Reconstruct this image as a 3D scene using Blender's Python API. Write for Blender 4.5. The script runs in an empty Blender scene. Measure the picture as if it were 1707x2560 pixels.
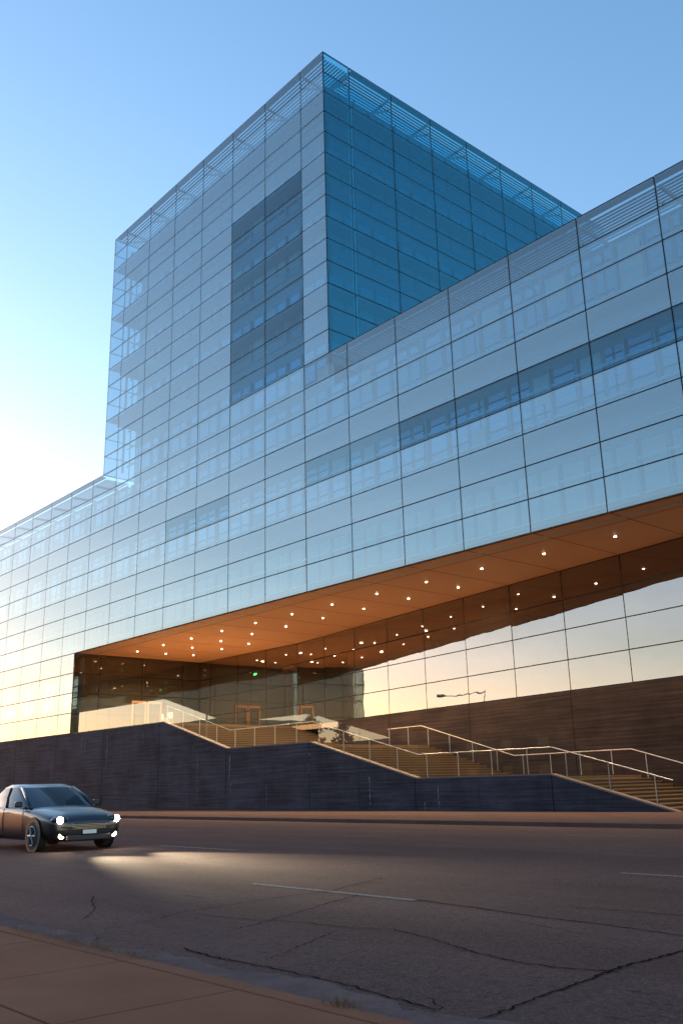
import bpy, bmesh, math, random
from mathutils import Vector, Matrix
random.seed(7)
S = bpy.context.scene
COL = S.collection
R = math.radians

# ------------------------------------------------------------------ camera
CAM = Vector((20.67, -33.08, 1.24))
YAW, PITCH, ROLL, FPX = -0.848005, 0.286585, -0.0242907, 2322.07
def cam_axes():
    cy, sy, cp, sp = math.cos(YAW), math.sin(YAW), math.cos(PITCH), math.sin(PITCH)
    f = Vector((sy*cp, cy*cp, sp)); r = Vector((cy, -sy, 0)); u = r.cross(f)
    cr, sr = math.cos(ROLL), math.sin(ROLL)
    return r*cr + u*sr, u*cr - r*sr, f
ar, au, af = cam_axes()
cd = bpy.data.cameras.new('camera'); cam = bpy.data.objects.new('camera', cd); COL.objects.link(cam)
cam.matrix_world = Matrix(((ar.x, au.x, -af.x, CAM.x), (ar.y, au.y, -af.y, CAM.y), (ar.z, au.z, -af.z, CAM.z), (0, 0, 0, 1)))
cd.sensor_fit = 'HORIZONTAL'; cd.sensor_width = 36; cd.lens = 36*FPX/1707
cd.clip_start = 0.1; cd.clip_end = 6000
S.camera = cam

# ------------------------------------------------------------------ sky, sun, exposure
SUN_EL, SUN_AZ = 4.5, -93.0          # azimuth measured from +Y towards +X
world = bpy.data.worlds.new('World'); S.world = world; world.use_nodes = True
wn = world.node_tree.nodes; wl = world.node_tree.links
sky = wn.new('ShaderNodeTexSky'); sky.sky_type = 'NISHITA'; sky.sun_disc = False
sky.sun_elevation = R(SUN_EL); sky.sun_rotation = R(SUN_AZ)
sky.altitude = 200; sky.air_density = 1.0; sky.dust_density = 0.45; sky.ozone_density = 2.0
tint = wn.new('ShaderNodeMix'); tint.data_type = 'RGBA'; tint.blend_type = 'MULTIPLY'; tint.inputs[0].default_value = 1
tint.inputs[7].default_value = (1.02, .965, 1.06, 1)
ss = wn.new('ShaderNodeSeparateColor'); cc = wn.new('ShaderNodeCombineColor'); wl.new(sky.outputs[0], ss.inputs[0])
for ch, ex_ in ((0, 1.14), (1, 1.0), (2, .90)):
    pw = wn.new('ShaderNodeMath'); pw.operation = 'POWER'; pw.inputs[1].default_value = ex_; wl.new(ss.outputs[ch], pw.inputs[0]); wl.new(pw.outputs[0], cc.inputs[ch])
wl.new(cc.outputs[0], tint.inputs[6]); 
tc = wn.new('ShaderNodeTexCoord'); mp = wn.new('ShaderNodeMapping'); mp.inputs['Scale'].default_value = (3.0, 3.0, 13.0); wl.new(tc.outputs['Generated'], mp.inputs['Vector'])
cn = wn.new('ShaderNodeTexNoise'); cn.inputs['Scale'].default_value = 1.3; cn.inputs['Detail'].default_value = 6; cn.inputs['Roughness'].default_value = .55; wl.new(mp.outputs[0], cn.inputs['Vector'])
cr = wn.new('ShaderNodeValToRGB'); cr.color_ramp.elements[0].position = .36; cr.color_ramp.elements[1].position = .70; wl.new(cn.outputs['Fac'], cr.inputs[0])
sp = wn.new('ShaderNodeSeparateXYZ'); wl.new(tc.outputs['Generated'], sp.inputs[0])
hz = wn.new('ShaderNodeMapRange'); hz.inputs[1].default_value = .36; hz.inputs[2].default_value = .14; wl.new(sp.outputs[2], hz.inputs[0])
mm = wn.new('ShaderNodeMath'); mm.operation = 'MULTIPLY'; wl.new(cr.outputs[0], mm.inputs[0]); wl.new(hz.outputs[0], mm.inputs[1])
m2 = wn.new('ShaderNodeMath'); m2.operation = 'MULTIPLY'; m2.inputs[1].default_value = .6; wl.new(mm.outputs[0], m2.inputs[0])
cl = wn.new('ShaderNodeMix'); cl.data_type = 'RGBA'; cl.blend_type = 'ADD'; cl.inputs[7].default_value = (1, .93, .95, 1); wl.new(m2.outputs[0], cl.inputs[0]); wl.new(tint.outputs[2], cl.inputs[6])
wl.new(cl.outputs[2], wn['Background'].inputs[0]); wn['Background'].inputs[1].default_value = 0.15
ld = bpy.data.lights.new('sun', 'SUN'); ld.energy = 0.04; ld.angle = R(3); ld.color = (1.0, .72, .48)
sun = bpy.data.objects.new('sun', ld); COL.objects.link(sun)
az = R(SUN_AZ); el = R(SUN_EL)
sdir = Vector((math.sin(az)*math.cos(el), math.cos(az)*math.cos(el), math.sin(el)))
sun.rotation_euler = sdir.to_track_quat('Z', 'Y').to_euler()
S.view_settings.view_transform = 'Standard'; S.view_settings.look = 'None'
S.view_settings.gamma = 1; S.view_settings.use_curve_mapping = False
S.view_settings.exposure = 1.52
S.render.engine = 'CYCLES'
S.cycles.use_denoising = True
S.cycles.max_bounces = 10; S.cycles.transparent_max_bounces = 24; S.cycles.glossy_bounces = 5
S.cycles.sample_clamp_indirect = 4.0

# ------------------------------------------------------------------ helpers
class MB:
    def __init__(s): s.v = []; s.f = []; s.m = []
    def quad(s, pts, mi=0):
        b = len(s.v); s.v += [tuple(p) for p in pts]; s.f.append(tuple(range(b, b+len(pts)))); s.m.append(mi)
    def box(s, x0, x1, y0, y1, z0, z1, mi=0):
        s.obox(Vector((x0, y0, 0)), Vector((1, 0, 0)), Vector((0, 1, 0)), 0, x1-x0, 0, y1-y0, z0, z1, mi)
    def obox(s, O, U, N, u0, u1, n0, n1, z0, z1, mi=0):
        b = len(s.v)
        for z in (z0, z1):
            for (u, n) in ((u0, n0), (u1, n0), (u1, n1), (u0, n1)):
                p = O + U*u + N*n; s.v.append((p.x, p.y, z))
        F = [(0, 3, 2, 1), (4, 5, 6, 7), (0, 1, 5, 4), (1, 2, 6, 5), (2, 3, 7, 6), (3, 0, 4, 7)]
        if (U.x*N.y - U.y*N.x) * (u1-u0) * (n1-n0) < 0: F = [tuple(reversed(f)) for f in F]
        for f in F: s.f.append(tuple(b+i for i in f)); s.m.append(mi)
    def prism(s, poly, z0, z1, mi=0):           # vertical prism over an xy polygon (counter-clockwise)
        n = len(poly); b = len(s.v)
        s.v += [(x, y, z0) for x, y in poly] + [(x, y, z1) for x, y in poly]
        s.f.append(tuple(b+i for i in reversed(range(n)))); s.m.append(mi)
        s.f.append(tuple(b+n+i for i in range(n))); s.m.append(mi)
        for i in range(n):
            j = (i+1) % n; s.f.append((b+i, b+j, b+n+j, b+n+i)); s.m.append(mi)
    def extrude_y(s, prof, y0, y1, mi=0):       # side profile (x,z) clockwise or not, between two y's (callables allowed)
        fy0 = y0 if callable(y0) else (lambda x: y0); fy1 = y1 if callable(y1) else (lambda x: y1)
        n = len(prof); b = len(s.v)
        s.v += [(x, fy0(x), z) for x, z in prof] + [(x, fy1(x), z) for x, z in prof]
        s.f.append(tuple(b+i for i in range(n))); s.m.append(mi)
        s.f.append(tuple(b+n+i for i in reversed(range(n)))); s.m.append(mi)
        for i in range(n):
            j = (i+1) % n; s.f.append((b+j, b+i, b+n+i, b+n+j)); s.m.append(mi)
    def tube(s, pts, r, n=8, mi=0, caps=True):
        pts = [Vector(p) for p in pts]; rs = r if isinstance(r, (list, tuple)) else [r]*len(pts)
        b = len(s.v)
        for i, p in enumerate(pts):
            d = (pts[min(i+1, len(pts)-1)] - pts[max(i-1, 0)]).normalized()
            a = d.cross(Vector((0, 0, 1)));
            if a.length < 1e-3: a = d.cross(Vector((0, 1, 0)))
            a.normalize(); c = d.cross(a)
            for k in range(n):
                t = 2*math.pi*k/n; q = p + a*(math.cos(t)*rs[i]) + c*(math.sin(t)*rs[i]); s.v.append(tuple(q))
        for i in range(len(pts)-1):
            for k in range(n):
                k2 = (k+1) % n
                s.f.append((b+i*n+k, b+(i+1)*n+k, b+(i+1)*n+k2, b+i*n+k2)); s.m.append(mi)
        if caps:
            s.f.append(tuple(b+k for k in range(n))); s.m.append(mi)
            e = b+(len(pts)-1)*n; s.f.append(tuple(e+k for k in reversed(range(n)))); s.m.append(mi)
    def build(s, name, mats, parent=None, loc=None, smooth=False, bevel=0):
        me = bpy.data.meshes.new(name)
        off = Vector(loc) if loc is not None else Vector((0, 0, 0))
        me.from_pydata([tuple(Vector(v)-off) for v in s.v], [], s.f)
        for m in (mats if isinstance(mats, (list, tuple)) else [mats]): me.materials.append(m)
        me.polygons.foreach_set('material_index', s.m)
        if smooth: me.polygons.foreach_set('use_smooth', [True]*len(s.f))
        bm = bmesh.new(); bm.from_mesh(me)
        if smooth: bmesh.ops.remove_doubles(bm, verts=bm.verts, dist=1e-4)
        bmesh.ops.recalc_face_normals(bm, faces=bm.faces); bm.to_mesh(me); bm.free()
        o = bpy.data.objects.new(name, me); COL.objects.link(o)
        if loc is not None: o.location = off
        if parent: 
            o.parent = parent
            if parent.name in COL.objects:
                wp = world_loc(parent); o.location = off - wp
        if bevel:
            md = o.modifiers.new('bevel', 'BEVEL'); md.width = bevel; md.segments = 2; md.limit_method = 'ANGLE'
        return o
def world_loc(o):
    p = Vector(o.location)
    while o.parent: o = o.parent; p += Vector(o.location)
    return p
def tag(o, label=None, cat=None, group=None, kind=None):
    if label: o['label'] = label
    if cat: o['category'] = cat
    if group: o['group'] = group
    if kind: o['kind'] = kind
    return o
def empty(name, loc, label, cat, group=None, rz=0):
    o = bpy.data.objects.new(name, None); COL.objects.link(o); o.location = loc; o.rotation_euler.z = rz
    o.empty_display_size = .3
    return tag(o, label, cat, group)
def copy_tree(o, parent=None):
    c = o.copy(); COL.objects.link(c)
    if parent is not None: c.parent = parent
    for ch in list(o.children): copy_tree(ch, c)
    return c

# ------------------------------------------------------------------ materials
class N:
    def __init__(s, name):
        s.m = bpy.data.materials.new(name); s.m.use_nodes = True; s.t = s.m.node_tree; s.t.nodes.clear()
        s.out = s.n('OutputMaterial')
    def n(s, k, **kw):
        x = s.t.nodes.new('ShaderNode'+k)
        for a, b in kw.items(): setattr(x, a, b)
        return x
    def l(s, a, b): s.t.links.new(a, b)
    def math(s, op, a, b=None, clamp=False):
        x = s.n('Math', operation=op); x.use_clamp = clamp
        for i, q in enumerate((a, b)):
            if q is None: continue
            if isinstance(q, (int, float)): x.inputs[i].default_value = q
            else: s.l(q, x.inputs[i])
        return x.outputs[0]
    def mixc(s, f, a, b):
        x = s.n('Mix', data_type='RGBA')
        for i, q in ((0, f), (6, a), (7, b)):
            if isinstance(q, (int, float)): x.inputs[i].default_value = q
            elif isinstance(q, tuple): x.inputs[i].default_value = (*q, 1)
            else: s.l(q, x.inputs[i])
        return x.outputs[2]
    def coords(s, scale=(1, 1, 1), kind='world'):
        g = s.n('NewGeometry').outputs['Position'] if kind == 'world' else s.n('TexCoord').outputs['Object']
        mp = s.n('Mapping'); mp.inputs['Scale'].default_value = scale; s.l(g, mp.inputs['Vector']); return mp.outputs[0]
    def noise(s, vec, scale, detail=4, rough=.55):
        x = s.n('TexNoise'); x.inputs['Scale'].default_value = scale; x.inputs['Detail'].default_value = detail
        x.inputs['Roughness'].default_value = rough; s.l(vec, x.inputs['Vector']); return x.outputs['Fac']
    def ramp(s, fac, stops):
        x = s.n('ValToRGB'); s.l(fac, x.inputs[0]); e = x.color_ramp.elements
        while len(e) < len(stops): e.new(.5)
        for k, (p, c) in enumerate(stops):
            e[k].position = p; e[k].color = (*c, 1) if isinstance(c, tuple) else (c, c, c, 1)
        return x.outputs[0]
    def bsdf(s, col, rough=.6, metal=0, spec=.5, bump=None, bstr=.3, bdist=.01):
        p = s.n('BsdfPrincipled')
        for k, q in (('Base Color', col), ('Roughness', rough), ('Metallic', metal), ('Specular IOR Level', spec)):
            if isinstance(q, (int, float)): p.inputs[k].default_value = q
            elif isinstance(q, tuple): p.inputs[k].default_value = (*q, 1)
            else: s.l(q, p.inputs[k])
        if bump is not None:
            b = s.n('Bump'); b.inputs['Strength'].default_value = bstr; b.inputs['Distance'].default_value = bdist
            s.l(bump, b.inputs['Height']); s.l(b.outputs[0], p.inputs['Normal'])
        s.l(p.outputs[0], s.out.inputs[0]); return p
def plain(name, col, rough=.5, metal=0, var=.12, scale=3, spec=.5):
    n = N(name); v = n.noise(n.coords(), scale, 5)
    c = n.mixc(v, tuple(x*(1-var) for x in col), tuple(min(1, x*(1+var)) for x in col))
    n.bsdf(c, rough, metal, spec); return n.m
def emit(name, col, st):
    n = N(name); e = n.n('Emission'); e.inputs[0].default_value = (*col, 1); e.inputs[1].default_value = st
    n.l(e.outputs[0], n.out.inputs[0]); return n.m
def glass(name, base_ref, tint, frit, fritcol=(.75, .8, .84), stripe=0, wobble=.08, refcol=(.93, .97, 1), power=4.0, top=.75, rough=.012):
    """coated pane: mirror share rising with the viewing angle, the rest see-through with a share of white printed dots"""
    n = N(name)
    lw = n.n('LayerWeight'); lw.inputs[0].default_value = .5
    F = n.math('ADD', n.math('MULTIPLY', n.math('POWER', lw.outputs['Facing'], power), top-base_ref), base_ref)
    g = n.n('BsdfGlossy'); g.inputs['Color'].default_value = (*refcol, 1); g.inputs['Roughness'].default_value = rough
    pos = n.coords()
    wob = n.noise(pos, .45, 2); b = n.n('Bump'); b.inputs['Strength'].default_value = wobble; b.inputs['Distance'].default_value = .02
    n.l(wob, b.inputs['Height']); n.l(b.outputs[0], g.inputs['Normal'])
    tr = n.n('BsdfTransparent'); tr.inputs[0].default_value = (*tint, 1)
    body = tr.outputs[0]
    if frit > 0:
        d = n.n('BsdfDiffuse'); d.inputs[0].default_value = (*fritcol, 1)
        tl = n.n('BsdfTranslucent'); tl.inputs[0].default_value = (*fritcol, 1)
        m0 = n.n('MixShader'); m0.inputs[0].default_value = .35; n.l(d.outputs[0], m0.inputs[1]); n.l(tl.outputs[0], m0.inputs[2])
        m1 = n.n('MixShader')
        if stripe:
            sep = n.n('SeparateXYZ'); n.l(pos, sep.inputs[0])
            w = n.math('SINE', n.math('MULTIPLY', sep.outputs[2], 2*math.pi/stripe))
            fr = n.math('ADD', n.math('MULTIPLY', w, frit*.3), frit, clamp=True); n.l(fr, m1.inputs[0])
        else: m1.inputs[0].default_value = frit
        n.l(tr.outputs[0], m1.inputs[1]); n.l(m0.outputs[0], m1.inputs[2]); body = m1.outputs[0]
    m = n.n('MixShader'); n.l(F, m.inputs[0]); n.l(body, m.inputs[1]); n.l(g.outputs[0], m.inputs[2])
    n.l(m.outputs[0], n.out.inputs[0]); return n.m

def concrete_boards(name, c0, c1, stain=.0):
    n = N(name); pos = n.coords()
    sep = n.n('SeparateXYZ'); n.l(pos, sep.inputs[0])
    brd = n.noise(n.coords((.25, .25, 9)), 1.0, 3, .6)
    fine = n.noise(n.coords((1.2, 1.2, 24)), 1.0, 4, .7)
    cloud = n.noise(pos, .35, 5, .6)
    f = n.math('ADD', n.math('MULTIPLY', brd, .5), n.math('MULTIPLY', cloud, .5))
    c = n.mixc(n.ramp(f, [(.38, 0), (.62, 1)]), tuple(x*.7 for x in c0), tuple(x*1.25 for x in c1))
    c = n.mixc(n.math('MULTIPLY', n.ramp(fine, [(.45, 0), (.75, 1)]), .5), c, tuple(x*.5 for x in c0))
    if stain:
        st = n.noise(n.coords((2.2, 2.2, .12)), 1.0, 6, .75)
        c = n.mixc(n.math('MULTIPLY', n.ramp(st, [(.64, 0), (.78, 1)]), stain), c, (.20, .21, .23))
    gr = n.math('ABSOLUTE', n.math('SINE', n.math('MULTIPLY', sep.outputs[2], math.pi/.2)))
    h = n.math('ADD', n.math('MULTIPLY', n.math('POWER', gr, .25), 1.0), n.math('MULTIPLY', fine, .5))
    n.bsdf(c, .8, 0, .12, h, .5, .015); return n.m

M = {}
FR = (.34, .5, .62)
M['frit'] = glass('fritted_glass', .25, (.40, .64, .74), .24, fritcol=(.46, .66, .74), refcol=(.86, .96, 1))
M['frit_dense'] = glass('dense_fritted_glass', .25, (.36, .60, .72), .34, fritcol=(.40, .58, .68), refcol=(.86, .96, 1))
M['clear'] = glass('clear_blue_glass', .11, (.30, .58, .74), .02, refcol=(.72, .92, 1))
M['semi'] = glass('reflection_paled_glass', .19, (.36, .62, .75), .09, fritcol=(.46, .66, .74), refcol=(.80, .95, 1))  # clear panes; the paler reflection towards the left is put into extra frit
M['parapet'] = glass('parapet_glass', .15, (.52, .72, .80), .16, fritcol=(.45, .62, .7))
M['side_top'] = glass('shade_side_parapet_glass', .15, (.30, .72, .84), .08, fritcol=(.12, .48, .65), refcol=(.30, .82, 1))  # parapet glass with the darker reflected sky painted in as teal
M['side'] = glass('shade_side_glass', .17, (.11, .55, .74), .07, fritcol=(.12, .48, .65), refcol=(.26, .80, 1))  # darker sky mirrored on this side is put into tint and mirror colour
M['bronze'] = glass('recess_glass', .24, (.62, .56, .46), .03, fritcol=(.5, .45, .38), refcol=(1, .91, .90), power=2.6, wobble=.3)
M['bronze_clear'] = glass('lobby_glass', .08, (.50, .46, .38), .0, refcol=(1, .95, .88))
M['back'] = glass('pane_rear', .0, (.97, .99, 1), 0, top=.0)
M['balu'] = glass('balustrade_glass', .10, (.86, .90, .88), 0, power=3.2)
M['joint'] = plain('dark_joint', (.014, .019, .025), .7, spec=.05)
M['cjoint'] = plain('concrete_joint', (.008, .008, .010), .9, spec=0)
M['alu'] = plain('grey_aluminium', (.36, .42, .47), .4, .3)
M['alu_light'] = plain('light_aluminium', (.78, .82, .85), .35, .3)
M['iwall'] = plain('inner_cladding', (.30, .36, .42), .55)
M['iwall_shade'] = plain('shade_side_cladding', (.08, .12, .17), .5)  # inner cladding copied darker, shade of the tower's right side painted in
M['blind'] = plain('pale_blind', (.60, .66, .70), .6)
M['louvre'] = plain('louvre_metal', (.26, .34, .40), .5, .2)
M['iside'] = plain('shade_side_window', (.15, .23, .30), .35)  # inner window copied darker, same side shade put into its colour
M['roof'] = plain('roof_membrane', (.18, .19, .2), .8)
n = N('inner_window'); lw = n.n('LayerWeight'); lw.inputs[0].default_value = .5
g = n.n('BsdfGlossy'); g.inputs[0].default_value = (.85, .93, 1, 1); g.inputs[1].default_value = .03
d = n.n('BsdfDiffuse'); d.inputs[0].default_value = (.10, .16, .21, 1)
m = n.n('MixShader'); n.l(n.math('ADD', n.math('MULTIPLY', n.math('POWER', lw.outputs['Facing'], 3), .6), .36), m.inputs[0])
n.l(d.outputs[0], m.inputs[1]); n.l(g.outputs[0], m.inputs[2]); n.l(m.outputs[0], n.out.inputs[0]); M['iwin'] = n.m
M['soffit'] = plain('soffit_plaster', (.50, .29, .16), .55, 0, .06, .6)
M['soffit_joint'] = plain('soffit_joint', (.10, .05, .03), .9, spec=0)
M['lampglow'] = emit('downlight_glow', (1, .80, .52), 6)
M['trim'] = plain('lamp_trim', (.5, .4, .3), .4, .5)
M['wall_front'] = concrete_boards('sky_lit_dark_board_concrete', (.018, .021, .031), (.040, .044, .062), .5)  # dark concrete with the bluish sky light put into its colour
M['wall_back'] = concrete_boards('warm_lit_board_concrete', (.011, .0075, .0085), (.024, .0155, .0155), .06)  # same concrete as in front, warm lamp light put into its colour
M['coping'] = plain('coping_stone', (.13, .10, .095), .7, spec=.2)
M['stair'] = plain('stair_stone', (.095, .060, .038), .7, 0, .25, 2.5, .2)
M['terrace'] = plain('terrace_paving', (.22, .15, .10), .7, spec=.2)
M['steel'] = plain('brushed_steel', (.52, .48, .44), .36, .9)
M['lit_edge'] = plain('lit_step_edge', (.15, .10, .055), .5)  # gold light on the tread edges is put into this strip colour
M['wood'] = plain('warm_wood', (.20, .115, .065), .5)
M['dark'] = plain('dark_interior', (.035, .03, .026), .6)
M['lobbywall'] = plain('lobby_wall', (.16, .12, .085), .6)
M['white'] = plain('white_paint', (.72, .70, .66), .5)

# asphalt
n = N('asphalt'); pos = n.coords()
a1 = n.noise(pos, 38, 3, .7); a2 = n.noise(pos, .5, 6, .6); a3 = n.noise(n.coords((.12, 1.3, 1)), 1.0, 5, .6)
vor = n.n('TexVoronoi'); vor.inputs['Scale'].default_value = 70; n.l(pos, vor.inputs['Vector'])
c = n.mixc(n.ramp(a2, [(.3, 0), (.7, 1)]), (.070, .038, .034), (.108, .060, .053))
c = n.mixc(n.math('MULTIPLY', n.ramp(a3, [(.35, 0), (.65, 1)]), .45), c, (.034, .021, .019))
c = n.mixc(n.math('MULTIPLY', n.ramp(vor.outputs['Color'], [(.50, 0), (.9, 1)]), .7), c, (.17, .105, .09))
v2 = n.n('TexVoronoi'); v2.inputs['Scale'].default_value = 26; n.l(pos, v2.inputs['Vector'])
c = n.mixc(n.math('MULTIPLY', n.ramp(v2.outputs['Color'], [(.62, 0), (.95, 1)]), .5), c, (.028, .017, .015))
oi = n.noise(n.coords((1.6, 5, 1)), 1.0, 5, .65)
c = n.mixc(n.math('MULTIPLY', n.ramp(oi, [(.62, 0), (.70, 1)]), .6), c, (.026, .016, .014))
pa = n.noise(n.coords((.05, .55, 1)), 1.0, 3, .5)
c = n.mixc(n.math('MULTIPLY', n.ramp(pa, [(.50, 0), (.60, 1)]), .30), c, (.038, .021, .018))
n.bsdf(c, .85, 0, .12, a1, .7, .012); M['asphalt'] = n.m
# gutter edge
n = N('gutter_concrete'); pos = n.coords(); v = n.noise(pos, 3, 6, .7); v2 = n.noise(pos, 45, 3, .7)
c = n.mixc(n.ramp(v, [(.3, 0), (.7, 1)]), (.15, .092, .078), (.24, .155, .135)); n.bsdf(n.mixc(n.math('MULTIPLY', v2, .6), c, (.06, .05, .05)), .9, 0, .0, v2, .6, .01); M['gutter'] = n.m
def paving(name, c0, c1):
    n = N(name); pos = n.coords(); v = n.noise(pos, .9, 6, .6); v2 = n.noise(pos, 60, 3, .7); v3 = n.noise(pos, 9, 4, .7)
    c = n.mixc(n.ramp(v, [(.3, 0), (.7, 1)]), c0, c1)
    c = n.mixc(n.math('MULTIPLY', n.ramp(v2, [(.5, 0), (.8, 1)]), .4), c, tuple(x*.55 for x in c0))
    c = n.mixc(n.math('MULTIPLY', n.ramp(v3, [(.68, 0), (.75, 1)]), .5), c, tuple(x*.5 for x in c0))
    n.bsdf(c, .9, 0, .03, v2, .4, .006); return n.m
M['pave'] = paving('near_pavement_concrete', (.20, .085, .048), (.26, .115, .068))
M['farpave'] = paving('far_pavement_concrete', (.082, .052, .044), (.115, .073, .063))
M['crack'] = plain('tar_crack', (.020, .014, .013), .9, spec=0)
M['pjoint'] = plain('pavement_joint', (.022, .014, .010), .95, spec=0)
n = N('worn_white_paint'); v = n.noise(n.coords(), 14, 5, .75)
n.bsdf(n.mixc(n.ramp(v, [(.42, 0), (.62, 1)]), (.07, .055, .05), (.22, .19, .18)), .7); M['line'] = n.m
M['dirt'] = plain('ground_dirt', (.10, .085, .06), .9)
M['drygrass'] = plain('dry_grass', (.16, .09, .045), .8)

# ------------------------------------------------------------------ ground, road, pavements
def struct(mb, name, mat): return tag(mb.build(name, mat), kind='structure')
KERB_Y, NEAR_Y = -8.55, -29.15
mb = MB(); mb.quad([(-1500, -1500, -.35), (1500, -1500, -.35), (1500, 1500, -.35), (-1500, 1500, -.35)]); struct(mb, 'ground', M['dirt'])
mb = MB()
ys = [NEAR_Y+.5, -25, -21, -17, -13, KERB_Y]; zs = [-.012, 0, 0, -.03, -.07, -.12]
for i in range(5): mb.quad([(-400, ys[i], zs[i]), (200, ys[i], zs[i]), (200, ys[i+1], zs[i+1]), (-400, ys[i+1], zs[i+1])])
mb.quad([(-400, NEAR_Y, -.02), (200, NEAR_Y, -.02), (200, NEAR_Y+.5, -.012), (-400, NEAR_Y+.5, -.012)])
struct(mb, 'road', M['asphalt'])
def road_z(y):
    Y = [NEAR_Y]+ys; Z = [-.02]+zs
    for i in range(len(Y)-1):
        if Y[i] <= y <= Y[i+1]: return Z[i]+(Z[i+1]-Z[i])*(y-Y[i])/(Y[i+1]-Y[i])
    return 0
# gutter: broken lighter strip along the near edge
mb = MB(); rg = random.Random(3); N_ = 420; xs = [-40+.2*i for i in range(N_)]
e = [.30+.10*rg.uniform(-1, 1)+.07*math.sin(x*1.3)+.05*math.sin(x*3.7+1) for x in xs]
for i in range(N_-1):
    a, b = xs[i], xs[i+1]
    mb.quad([(a, NEAR_Y, -.012), (b, NEAR_Y, -.012), (b, NEAR_Y+e[i+1], -.0065), (a, NEAR_Y+e[i], -.0065)])
struct(mb, 'gutter', M['gutter'])
# near pavement slabs with joints (1.52 m)
mb = MB(); mb.box(-400, 200, -36, NEAR_Y, -.3, -.008); 
struct(mb, 'near_pavement_base', M['pjoint'])
mb = MB(); x = 12.25-1.51*60
while x < 60:
    y1 = NEAR_Y-.15
    for yy in (-29.3-1.25, -29.3-2.8, -29.3-4.3, -29.3-5.8):
        mb.box(x+.012, x+1.498, yy+.011, y1-.011, -.007, .004); y1 = yy
    mb.box(x+.006, x+1.504, NEAR_Y-.144, NEAR_Y, -.007, .006)
    x += 1.51
struct(mb, 'near_pavement', M['pave'])
# far pavement and kerb
mb = MB(); mb.box(-400, 200, KERB_Y+.16, -.002, -.3, -.008); mb.box(-400, 200, -.002, 60, -.3, -.012); struct(mb, 'far_pavement_base', M['pjoint'])
mb = MB(); x = -131.0
while x < 60:
    for (ya, yb) in ((KERB_Y+.17, -5.6), (-5.59, -2.8), (-2.79, -.01)): mb.box(x+.008, x+2.99, ya+.005, yb-.005, -.007, .004)
    x += 3
struct(mb, 'far_pavement', M['farpave'])
mb = MB(); x = -131.0
while x < 60:
    mb.box(x+.006, x+3.994, KERB_Y, KERB_Y+.165, -.3, .006); x += 4
struct(mb, 'kerb', M['farpave'])
mb = MB(); mb.box(1.7, 60, .0, 30, -.007, .004); struct(mb, 'forecourt', M['farpave'])
# lane markings
mb = MB()
for k in range(-12, 5):
    for (yy, ph) in ((-25.22, 9.77), (-21.3, 12.9)):
        x0 = ph+12.2*k
        nseg = 10
        for i in range(nseg):
            a, b = x0+i*.307, x0+(i+1)*.307
            mb.quad([(a, yy-.055, road_z(yy)+.004), (b, yy-.055, road_z(yy)+.004), (b, yy+.055, road_z(yy)+.004), (a, yy+.055, road_z(yy)+.004)])
struct(mb, 'lane_markings', M['line'])
# cracks (points on the road surface)
def gpt(u, v, z=-.005):      # photograph position (1568 px wide) -> point of the road surface
    d = af + ar*((u*1.08867-853.5)/FPX) - au*((v*1.08867-1280)/FPX)
    t = (z-CAM.z)/d.z; return CAM+d*t
def crack(mb, pts, w0, w1, seed, sub=9, jit=.018):
    rr = random.Random(seed); P = []
    for i in range(len(pts)-1):
        a, b = pts[i], pts[i+1]
        for k in range(sub):
            t = k/sub; p = a.lerp(b, t); P.append(Vector((p.x+rr.uniform(-jit, jit), p.y+rr.uniform(-jit, jit), 0)))
    P.append(pts[-1])
    Ls = []; 
    for i, p in enumerate(P):
        d = (P[min(i+1, len(P)-1)]-P[max(i-1, 0)]); d.z = 0; d.normalize(); nn = Vector((-d.y, d.x, 0))
        w = .62*(w0+(w1-w0)*i/len(P))*rr.uniform(.55, 1.4)*.5
        zz = road_z(p.y)+.006
        Ls.append((p+nn*w, p-nn*w, zz))
    for i in range(len(P)-1):
        a, b = Ls[i], Ls[i+1]
        mb.quad([(a[0].x, a[0].y, a[2]), (a[1].x, a[1].y, a[2]), (b[1].x, b[1].y, b[2]), (b[0].x, b[0].y, b[2])])
mb = MB()
CR = [([(1568, 2186), (1500, 2204), (1440, 2218), (1380, 2240), (1320, 2262), (1230, 2290), (1170, 2318), (1080, 2346)], .055, .022),
      ([(950, 2068), (1110, 2090), (1250, 2110), (1400, 2128), (1568, 2152)], .03, .03),
      ([(1568, 2106), (1470, 2098), (1400, 2092), (1300, 2086)], .025, .015),
      ([(825, 2058), (760, 2074), (680, 2098), (600, 2120), (520, 2140)], .03, .015),
      ([(880, 2018), (760, 2048), (640, 2062), (520, 2082), (420, 2096), (330, 2118), (240, 2134)], .03, .012),
      ([(440, 2100), (560, 2112), (700, 2120), (800, 2132), (900, 2136), (1000, 2160), (1080, 2186), (1180, 2210), (1300, 2226), (1420, 2234)], .016, .03),
      ([(770, 2140), (720, 2160), (660, 2186), (610, 2204)], .02, .008),
      ([(1180, 2116), (1300, 2140), (1420, 2160)], .014, .008),
      ([(420, 2178), (500, 2200), (600, 2218), (690, 2238), (800, 2262), (900, 2290), (1000, 2316)], .03, .02),
      ([(215, 2060), (210, 2074), (220, 2086), (208, 2100), (190, 2112)], .022, .012),
      ([(300, 2182), (380, 2206), (470, 2222), (560, 2246), (680, 2274), (780, 2306), (900, 2332)], .02, .02),
      ([(980, 2346), (1010, 2310), (985, 2290)], .015, .01)]
for k, (pts, a, b) in enumerate(CR): crack(mb, [gpt(*p) for p in pts], a, b, k)
struct(mb, 'road_cracks', M['crack'])

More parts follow.
